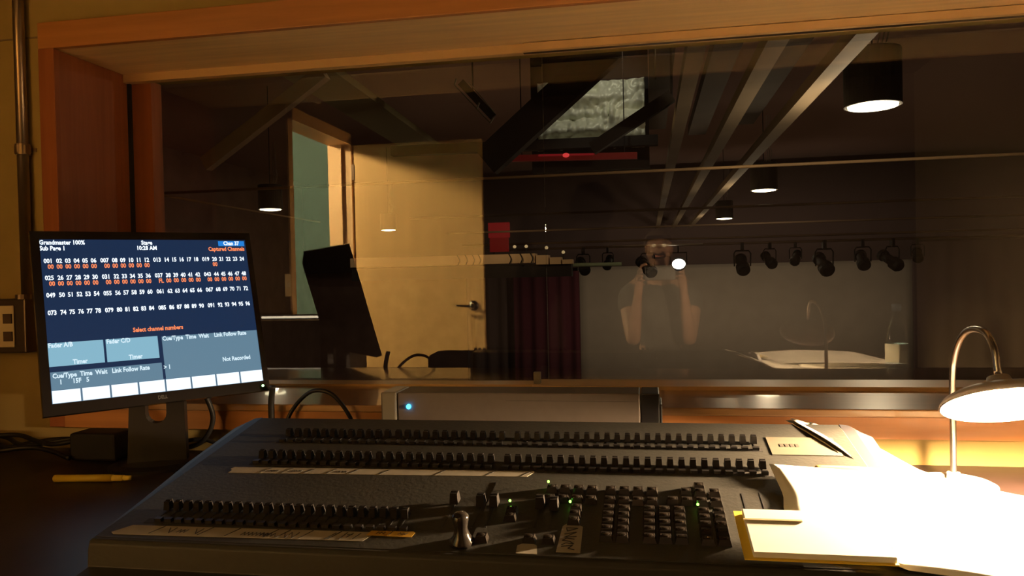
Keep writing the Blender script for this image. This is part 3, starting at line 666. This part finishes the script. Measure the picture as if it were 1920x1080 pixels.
bm = BM(); cyl(bm, (.065, -.47, -1.06), (.065, -.47, -.77), .025); obj('column', bm, CHROME, sl)
for k in range(5):
    a = 2*math.pi*k/5; bm = BM(); tube(bm, [(.065, -.47, -1.06), (.065+.26*math.cos(a), -.47+.26*math.sin(a), -1.115), (.065+.27*math.cos(a), -.47+.27*math.sin(a), ZF+.001)], .016, smooth=False); obj('leg', bm, BLACKP, sl)

# ================================================================== THE THEATRE BEYOND THE GLASS
TF, TC, TYE = -3.2, 2.9, 20.5
bm = BM(); b2(bm, -10, 10, 2.16, 22, TF-.1, TF); struct('floor', bm, mat('theatre_floor', (.16, .10, .06), .7, noise=.2, nscale=2))
bm = BM(); b2(bm, -10, 10, 2.16, 22, TC, TC+.1); struct('ceiling', bm, mat('theatre_black', (.42, .27, .23), .95))
TB = mat('theatre_wall', (.34, .22, .18), .95, noise=.15, nscale=2)
bm = BM(); b2(bm, -10.1, -10, 2.16, 22, TF, TC); struct('wall_theatre_left', bm, TB)
bm = BM(); b2(bm, 10, 10.1, 2.16, 22, TF, TC); struct('wall_theatre_right', bm, TB)
bm = BM(); b2(bm, -10, 10, 22, 22.1, TF, TC); struct('wall_theatre_far', bm, TB)
bm = BM(); b2(bm, -10, -2.03, 2.16, 2.2, TF, TC); b2(bm, XR, 10, 2.16, 2.2, TF, TC); b2(bm, -2.03, XR, 2.16, 2.2, TF, -1.2); b2(bm, -2.03, XR, 2.16, 2.2, 1.55, TC); struct('wall_booth_outside', bm, TB)
# backdrop and curtains
def curtain(name, x0, x1, y, z0, z1, amp, wl, m, label, th=.01):
    bm = BM(); n = max(4, int(abs(x1-x0)/wl*8)); A = []
    for i in range(n+1):
        t = i/n; x = x0+(x1-x0)*t; yy = y+amp*math.sin(2*math.pi*(x-x0)/wl)
        A.append((bm.verts.new((x, yy, z0)), bm.verts.new((x, yy, z1))))
    for a, b in zip(A, A[1:]): bm.faces.new((a[0], b[0], b[1], a[1]))
    o = obj(name, bm, m, smooth=True); so = o.modifiers.new('s', 'SOLIDIFY'); so.thickness = th; tag(o, label, 'curtain'); return o
CYC = mat('pale_backdrop', (.40, .33, .26), .9, noise=.04, nscale=3)
curtain('stage_backdrop', -1.85, 6.55, 20.4, TF+.01, .42, .02, 2.0, CYC, 'wide pale stage backdrop filling the far end of the theatre')
curtain('stage_curtain', -4.6, -3.35, 19.0, TF+.01, .15, .05, .35, mat('black_drape', (.085, .055, .050), .95), 'narrow black stage curtain at the far left of the stage')
curtain('stage_curtain', -3.3, -1.66, 18.6, TF+.01, .10, .06, .33, mat('maroon_drape', (.070, .012, .020), .95), 'dark maroon stage curtain left of the pale backdrop')
curtain('stage_curtain', 6.1, 9.5, 19.2, TF+.01, .6, .012, .4, mat('black_drape', (0, 0, 0)), 'black stage curtain right of the pale backdrop')
curtain('border_curtain', -9.5, 9.5, 20.0, .20, 2.6, .008, .6, mat('black_drape', (0, 0, 0)), 'long black border curtain hanging above the backdrop')

# ceiling joists and ducts
JO = mat('tan_joist', (.34, .26, .17), .8, noise=.08, nscale=3); DU = mat('dim_duct', (.11, .08, .055), .85, noise=.1, nscale=3)
def beam(name, p, q, wd, ht, m, label, cat='beam'):
    bm = BM(); bar(bm, p, q, wd, ht)
    if cat == 'brace':
        e = max(p, q, key=lambda t: t[2]); cyl(bm, (e[0], e[1], e[2]-.03), (e[0], e[1], 2.9), .012, n=6)
    return tag(obj(name, bm, m), label, cat)
beam('ceiling_joist', (.268, 2.3, 1.19), (.268, 21.9, 1.19), .095, .08, JO, 'leftmost of the three pale ceiling joists running to the stage')
beam('ceiling_joist', (.665, 2.3, 1.19), (.665, 21.9, 1.19), .105, .08, JO, 'middle of the three pale ceiling joists running to the stage')
beam('ceiling_joist', (1.08, 2.3, 1.19), (1.08, 21.9, 1.19), .105, .08, JO, 'rightmost of the three pale ceiling joists running to the stage')
beam('air_duct', (.155, 2.3, 1.95), (.155, 10.2, 1.95), .22, .12, DU, 'dim duct just left of the leftmost pale joist', 'duct')
beam('air_duct', (.66, 2.3, 1.85), (.66, 10.2, 1.85), .22, .12, DU, 'dim duct between the leftmost and middle pale joists', 'duct')
beam('air_duct', (1.23, 2.3, 1.95), (1.23, 10.2, 1.95), .28, .12, DU, 'broad dim duct between the middle and rightmost pale joists', 'duct')
beam('side_duct', (-2.35, 3.2, 1.56), (-2.62, 9.1, 1.56), .42, .06, mat('olive_duct', (.50, .45, .24), .8), 'long olive duct running away high above the door reflection', 'duct')
BRA = mat('dark_steel', (.020, .014, .013), .8); BRB = mat('brown_brace', (.42, .30, .20), .8)
beam('diagonal_brace', (-2.55, 4.1, .70), (-1.75, 4.0, 1.16), .05, .085, BRB, 'pale brown diagonal brace at the upper left', 'brace')
beam('diagonal_brace', (-.24, 5.9, 1.74), (-1.26, 6.0, .92), .10, .24, BRA, 'broad black diagonal brace left of the foil insulation', 'brace')
beam('diagonal_brace', (.22, 6.4, 1.45), (-.44, 6.4, 1.05), .08, .10, BRA, 'black diagonal brace crossing the lower right corner of the foil', 'brace')
beam('cross_beam', (-2.6, 7.6, 1.33), (.12, 7.6, 1.30), .10, .10, BRA, 'black cross beam below the foil insulation')
beam('cross_beam', (.06, 7.0, 1.0), (.06, 7.0, 2.2), .06, .09, BRA, 'black upright post right of the foil insulation', 'post')
# foil insulation
bm = BM(); nx, nz = 110, 70; V = []
nn = __import__('mathutils').noise
for j in range(nz+1):
    row = []
    for i in range(nx+1):
        x = -1.10+1.10*i/nx; z = 1.30+.70*j/nz
        y = 7.93 + .10*nn.noise(Vector((x*1.6, 0, z*9))) + .05*abs(nn.noise(Vector((x*9, 3, z*12)))) + .025*nn.noise(Vector((x*22, 1, z*16))) - .09*math.exp(-((x+.35)**2*3+(z-1.66)**2*2)/.012)*(1+.6*math.sin(x*90)) - .05*math.sin(z*15)**2
        row.append(bm.verts.new((x, y, z)))
    V.append(row)
for j in range(nz):
    for i in range(nx): bm.faces.new((V[j][i], V[j][i+1], V[j+1][i+1], V[j+1][i]))
fo = obj('foil_insulation', bm, mat('foil', (.80, .82, .68), .45, metal=.1), smooth=True); so = fo.modifiers.new('s', 'SOLIDIFY'); so.thickness = .01
tag(fo, 'crumpled silver foil insulation panel up in the theatre ceiling', 'insulation')
bm = BM(); b2(bm, -1.2, .04, 8.09, 8.15, 1.10, TC); fr_ = obj('backing_board', bm, BRA, None); tag(fr_, 'dark board behind the crumpled foil insulation', 'board')

# pipes
PIPE = mat('brown_pipe', (.50, .33, .18), .6); PIPD = mat('dark_pipe', (.18, .12, .08), .6)
def pipe(p, q, rad, m, label):
    bm = BM(); cyl(bm, p, q, rad, n=10); return tag(obj('ceiling_pipe', bm, m, smooth=True), label, 'pipe')
pipe((-4.9, 7, .925), (6.0, 7, .925), .014, PIPE, 'thin brown pipe crossing the whole window, nearest and highest')
pipe((-4.86, 7, .905), (-4.95, 11.0, .90), .012, PIPE, 'thin brown pipe running away from the left end of the crossing pipe')
pipe((-3.2, 10, .82), (6.5, 10, .82), .016, PIPD, 'thin dark pipe crossing the joists below the brown one')
pipe((-3.2, 12, .72), (7.5, 12, .72), .016, PIPD, 'third thin pipe down across the joists')
pipe((-3.2, 13.0, .56), (8.0, 13.0, .56), .018, PIPD, 'fourth thin pipe just above the stage lights')
LP_ = pipe((-3.0, 14.05, .50), (7.5, 14.05, .50), .022, PIPD, 'dark lighting pipe carrying the row of stage lights')
pipe((-.62, 13.6, .50), (.95, 13.6, .49), .016, mat('shiny_pipe', (.7, .6, .5), .25, metal=.6), 'short shiny pipe just above the lit stage light')
pipe((-2.5, 12.5, .165), (-.42, 12.5, .165), .03, mat('green_pipe', (.30, .36, .22), .6), 'short greenish pipe right of the cream ledge')
bm = BM(); tube(bm, [(.075, 5.3, 2.8), (.075, 5.3, 1.32)], .006, smooth=False, n=6); tag(obj('hanging_cable', bm, TAPE), 'thin pale cable hanging beside the leftmost joist', 'cable')

# red light bar and red sign
rl = thing('red_light_bar', 'glowing red light bar under the foil insulation', 'light bar', (-.7, 7.4, 1.15))
bm = BM(); bar(bm, (-1.33, 7.4, 1.163), (-.08, 7.4, 1.130), .05, .062); obj('housing', bm, mat('red_housing', (.22, .02, .02), .5, emit=(1, .03, .03), es=.02), rl)
bm = BM(); bar(bm, (-1.03, 7.37, 1.175), (-.49, 7.37, 1.161), .012, .018); obj('glowing_strip', bm, emis('red_glow', (1, .04, .05), .13), rl)
bm = BM(); sph(bm, (-.76, 7.365, 1.163), .028, (1.2, .5, .8)); obj('lamp_lens', bm, emis('red_glow_hot', (1, .07, .07), .65), rl)
for x in (-1.2, -.2):
    bm = BM(); cyl(bm, (x, 7.41, 1.17), (x, 7.41, TC), .006, n=6); obj('hanging_rod', bm, BRA, rl)
rs_ = thing('red_sign', 'dim red lit box hanging above the cream ledge', 'lit sign', (-2.37, 12, .5))
bm = BM(); b2(bm, -2.52, -2.18, 12, 12.08, .63, .87); obj('upper_panel', bm, emis('red_dim', (.75, .03, .03), .14), rs_)
bm = BM(); b2(bm, -2.50, -2.20, 12, 12.08, .40, .625); obj('lower_panel', bm, emis('red_dim2', (.75, .02, .02), .09), rs_)

# cream ledge with clutter
LEDGE = mat('cream_ledge', (.75, .52, .30), .7)
beam('balcony_ledge', (-4.9, 12.2, .285), (-1.78, 12.2, .285), .3, .15, LEDGE, 'cream balcony ledge behind the door reflection', 'ledge')
for x0, x1, z1 in ((-1.76, -1.56, .33), (-1.54, -1.36, .29), (-1.34, -1.18, .25)):
    bm = BM(); b2(bm, x0, x1, 12.05, 12.3, .18, z1); tag(obj('ledge_block', bm, LEDGE, bevel=.004), {-1.76: 'leftmost cream block at the end of the ledge', -1.54: 'middle cream block at the end of the ledge', -1.34: 'rightmost and lowest cream block of the ledge'}[x0], 'block')
bm = BM(); b2(bm, -4.9, -1.2, 12.1, 12.35, -.02, .18); tag(obj('balcony_board', bm, BRA), 'dark board under the cream ledge', 'board')
def ledge_lamp(x, z, lab):
    t = thing('ledge_lamp', lab, 'lamp', (x, 12.15, z))
    bm = BM(); cyl(bm, (x, 12.15, z), (x, 12.15, z+.10), .012, n=8); obj('stem', bm, BLACKM, t)
    bm = BM(); sph(bm, (x, 12.15, z+.12), .028); obj('globe', bm, mat('clear_globe', (.8, .7, .5), .2, emit=(1, .7, .35), es=.3), t, smooth=True)
for x, lab in ((-2.46, 'small lamp on the ledge under the red box'), (-2.12, 'small lamp on the ledge right of the red box'), (-1.93, 'taller small lamp beside the ledge end'), (-1.60, 'small lamp over the leftmost cream block'), (-1.33, 'small lamp over the rightmost cream block')):
    ledge_lamp(x, {-1.60: .33, -1.33: .25}.get(x, .36), lab)
light('ledge_fill', 'POINT', (-2.3, 11.2, .75), 7, (1.0, .68, .36), .1)  # added fill in front of the ledge, apart from the small lamps
for k, x in enumerate((-3.05, -2.92, -2.80, -2.70, -2.20, -2.02, -1.85)):
    bm = BM(); tube(bm, [(x, 12.03, .37), (x+.04, 12.02, .28), (x+.01, 12.03, .20)], .010, n=6); tag(obj('hanging_cable', bm, RUBBER), ['first', 'second', 'third', 'fourth', 'fifth', 'sixth', 'last'][k] + ' black cable from the left draped over the cream ledge', 'cable')

# house lights: hanging cylinders
pend = thing('pendant_light', 'nearest and largest black cylinder house light at the upper right', 'pendant light', (0, 0, 0), 'cylinder house lights')
bm = BM(); lathe(bm, [(0, .36), (.17, .36), (.175, .35), (.175, .0), (.165, -.002), (.160, .02), (0, .025)], n=32); obj('housing', bm, BLACKM, pend, smooth=False)
PG = emis('house_lamp', (1.0, .86, .55), 7)
bm = BM(); lathe(bm, [(0, .016), (.155, .016), (.150, -.008), (.08, -.018), (0, -.020)], n=32); obj('lamp_lens', bm, PG, pend, smooth=True)
bm = BM(); cyl(bm, (0, 0, .36), (0, 0, 1.9), .006, n=8); obj('hanging_rod', bm, BLACKM, pend)
bm = BM()
for k, x in enumerate((.03, .055, .08)): tube(bm, [(x, .02, .36), (x+.03, .02, .5), (x+.01, .02, .62), (x+.02, .02, 1.0)], .005, n=6)
obj('power_lead', bm, mat('grey_lead', (.3, .25, .22), .5), pend)
PEN = [((1.46, 5.3, 1.055), None), ((1.545, 10.6, 1.075), 'second black cylinder house light, right of the three joists'), ((1.55, 16.0, 1.08), 'smallest and farthest house light right of the joists'), ((-5.5, 10.5, 1.075), 'black cylinder house light at the left, beside the teal doorway reflection'), ((-5.6, 16.0, 1.08), 'small house light glowing through the door reflection')]
for i, (loc, lab) in enumerate(PEN):
    if i == 0: pend.location = loc
    else: dup(pend, loc, lab)
    light('house_light', 'POINT', (loc[0], loc[1], loc[2]-.10), (34, 30, 24, 9, 9)[i], (1.0, .76, .50), .05)

# stage lights along the pipe
sg = thing('stage_light', None, 'stage light', (0, 0, 0), 'stage lights on the pipe')
bm = BM(); M = Matrix.Translation((0, 0, -.30)) @ Matrix.Rotation(math.radians(-62), 4, 'X')
lathe(bm, [(0, -.16), (.07, -.16), (.095, -.12), (.095, -.02), (.07, .0), (.065, .18), (.085, .185), (.085, .24), (.070, .24), (.065, .20), (0, .20)], n=20, M=M); obj('lamp_barrel', bm, BLACKM, sg)
bm = BM(); tube(bm, [(-.11, 0, -.30), (-.115, 0, -.12), (-.09, 0, -.08), (.09, 0, -.08), (.115, 0, -.12), (.11, 0, -.30)], .010, smooth=False, n=6); obj('yoke', bm, BLACKM, sg)
bm = BM(); b2(bm, -.022, .022, -.03, .03, -.09, .035); obj('pipe_clamp', bm, BLACKM, sg)
SL = [(1093, 1.1, 20), (1140, .9, -10), (1215, 1.25, 30), (1388, 1.25, 0), (1437, 1.0, 15), (1482, .9, -20), (1532, 1.35, 8), (1598, 1.15, -5), (1648, 1.2, 25), (1690, .9, -15)]
LB = ['stage light above the left edge of the pale backdrop', 'small stage light left of the tilted one', 'sharply turned stage light just left of the lit lamp', 'bulky stage light right of the lit lamp', 'fifth stage light from the left on the pipe', 'small stage light near the middle of the pipe', 'biggest stage light hanging lowest on the pipe', 'stage light straight above the lamp stem reflection', 'turned stage light above the bottle reflection', 'last small stage light at the right end of the pipe']
for i, (px, s, rz) in enumerate(SL):
    loc = ((px-1215)/1460*14.0, 14.05, .465)
    if i == 0: q = sg; sg.location = loc; sg['label'] = LB[0]
    else: q = dup(sg, loc, LB[i])
    q.scale = (s, s, s); q.rotation_euler = (0, 0, math.radians(rz))
for x in (-.6, 1.9, 4.4): light('backdrop_fill', 'SPOT', (x, 14.35, .15), 115, (1.0, .80, .58), .1, (math.radians(70), 0, 0), spot_size=math.radians(125), spot_blend=1.0)  # unseen spots added to brighten the backdrop
ls = thing('lit_stage_light', 'round stage lamp shining white straight at the window', 'stage light', (.545, 13.9, .16))
bm = BM(); cyl(bm, (.545, 13.9, .155), (.545, 14.15, .155), .13, .10); obj('lamp_barrel', bm, BLACKM, ls)
bm = BM(); sph(bm, (.545, 13.9, .155), .105, (1.1, .25, .85), 20); obj('lamp_lens', bm, emis('white_hot_lamp', (1.0, .90, .78), 14), ls, smooth=True)
bm = BM(); tube(bm, [(.40, 14.0, .155), (.40, 14.0, .36), (.69, 14.0, .36), (.69, 14.0, .155)], .012, smooth=False, n=6); cyl(bm, (.545, 14.0, .36), (.545, 14.05, .50), .015, n=8); obj('yoke', bm, BLACKM, ls)
light('foil_fill_light', 'SPOT', (-.35, 6.95, 2.36), 14, (1.0, .90, .70), .05, (math.radians(52), 0, 0), spot_size=math.radians(80), spot_blend=.6)  # added spot, out of view, that brightens the foil folds
wl = thing('foil_fill_lamp', 'unseen small black fixture added under the ceiling to brighten the foil', 'added lamp', (-.35, 6.9, 2.4))
bm = BM(); cyl(bm, (-.35, 6.82, 2.46), (-.35, 6.91, 2.39), .05, .065); obj('lamp_barrel', bm, BLACKM, wl)
bm = BM(); cyl(bm, (-.35, 6.84, 2.46), (-.35, 6.84, TC), .008, n=8); obj('hanging_rod', bm, BLACKM, wl)
# hanging light frame high in the middle
hf = thing('light_bracket', 'dark hanging bracket with pale edges, high above the door reflection', 'light bracket', (-1.13, 5, 1.3))
for i, (p, q) in enumerate((((-1.26, 5, 1.30), (-1.02, 5, 1.03)), ((-1.16, 5, 1.31), (-.99, 5, 1.10)))):
    bm = BM(); cyl(bm, p, q, .004, n=6); obj('edge_bar', bm, TAPE, hf)
for p, q in (((-1.26, 5, 1.30), (-1.245, 5, 1.34)), ((-1.11, 5, 1.13), (-1.09, 5, 1.17)), ((-1.02, 5, 1.03), (-.995, 5, 1.065))):
    bm = BM(); cyl(bm, p, q, .006, n=6); obj('end_clip', bm, TAPE, hf)
bm = BM(); bar(bm, (-1.22, 5.02, 1.32), (-1.0, 5.02, 1.07), .02, .05); obj('panel', bm, BRA, hf)
bm = BM(); cyl(bm, (-1.14, 5.03, 1.22), (-1.14, 5.03, TC), .006, n=6); obj('hanging_rod', bm, BRA, hf)
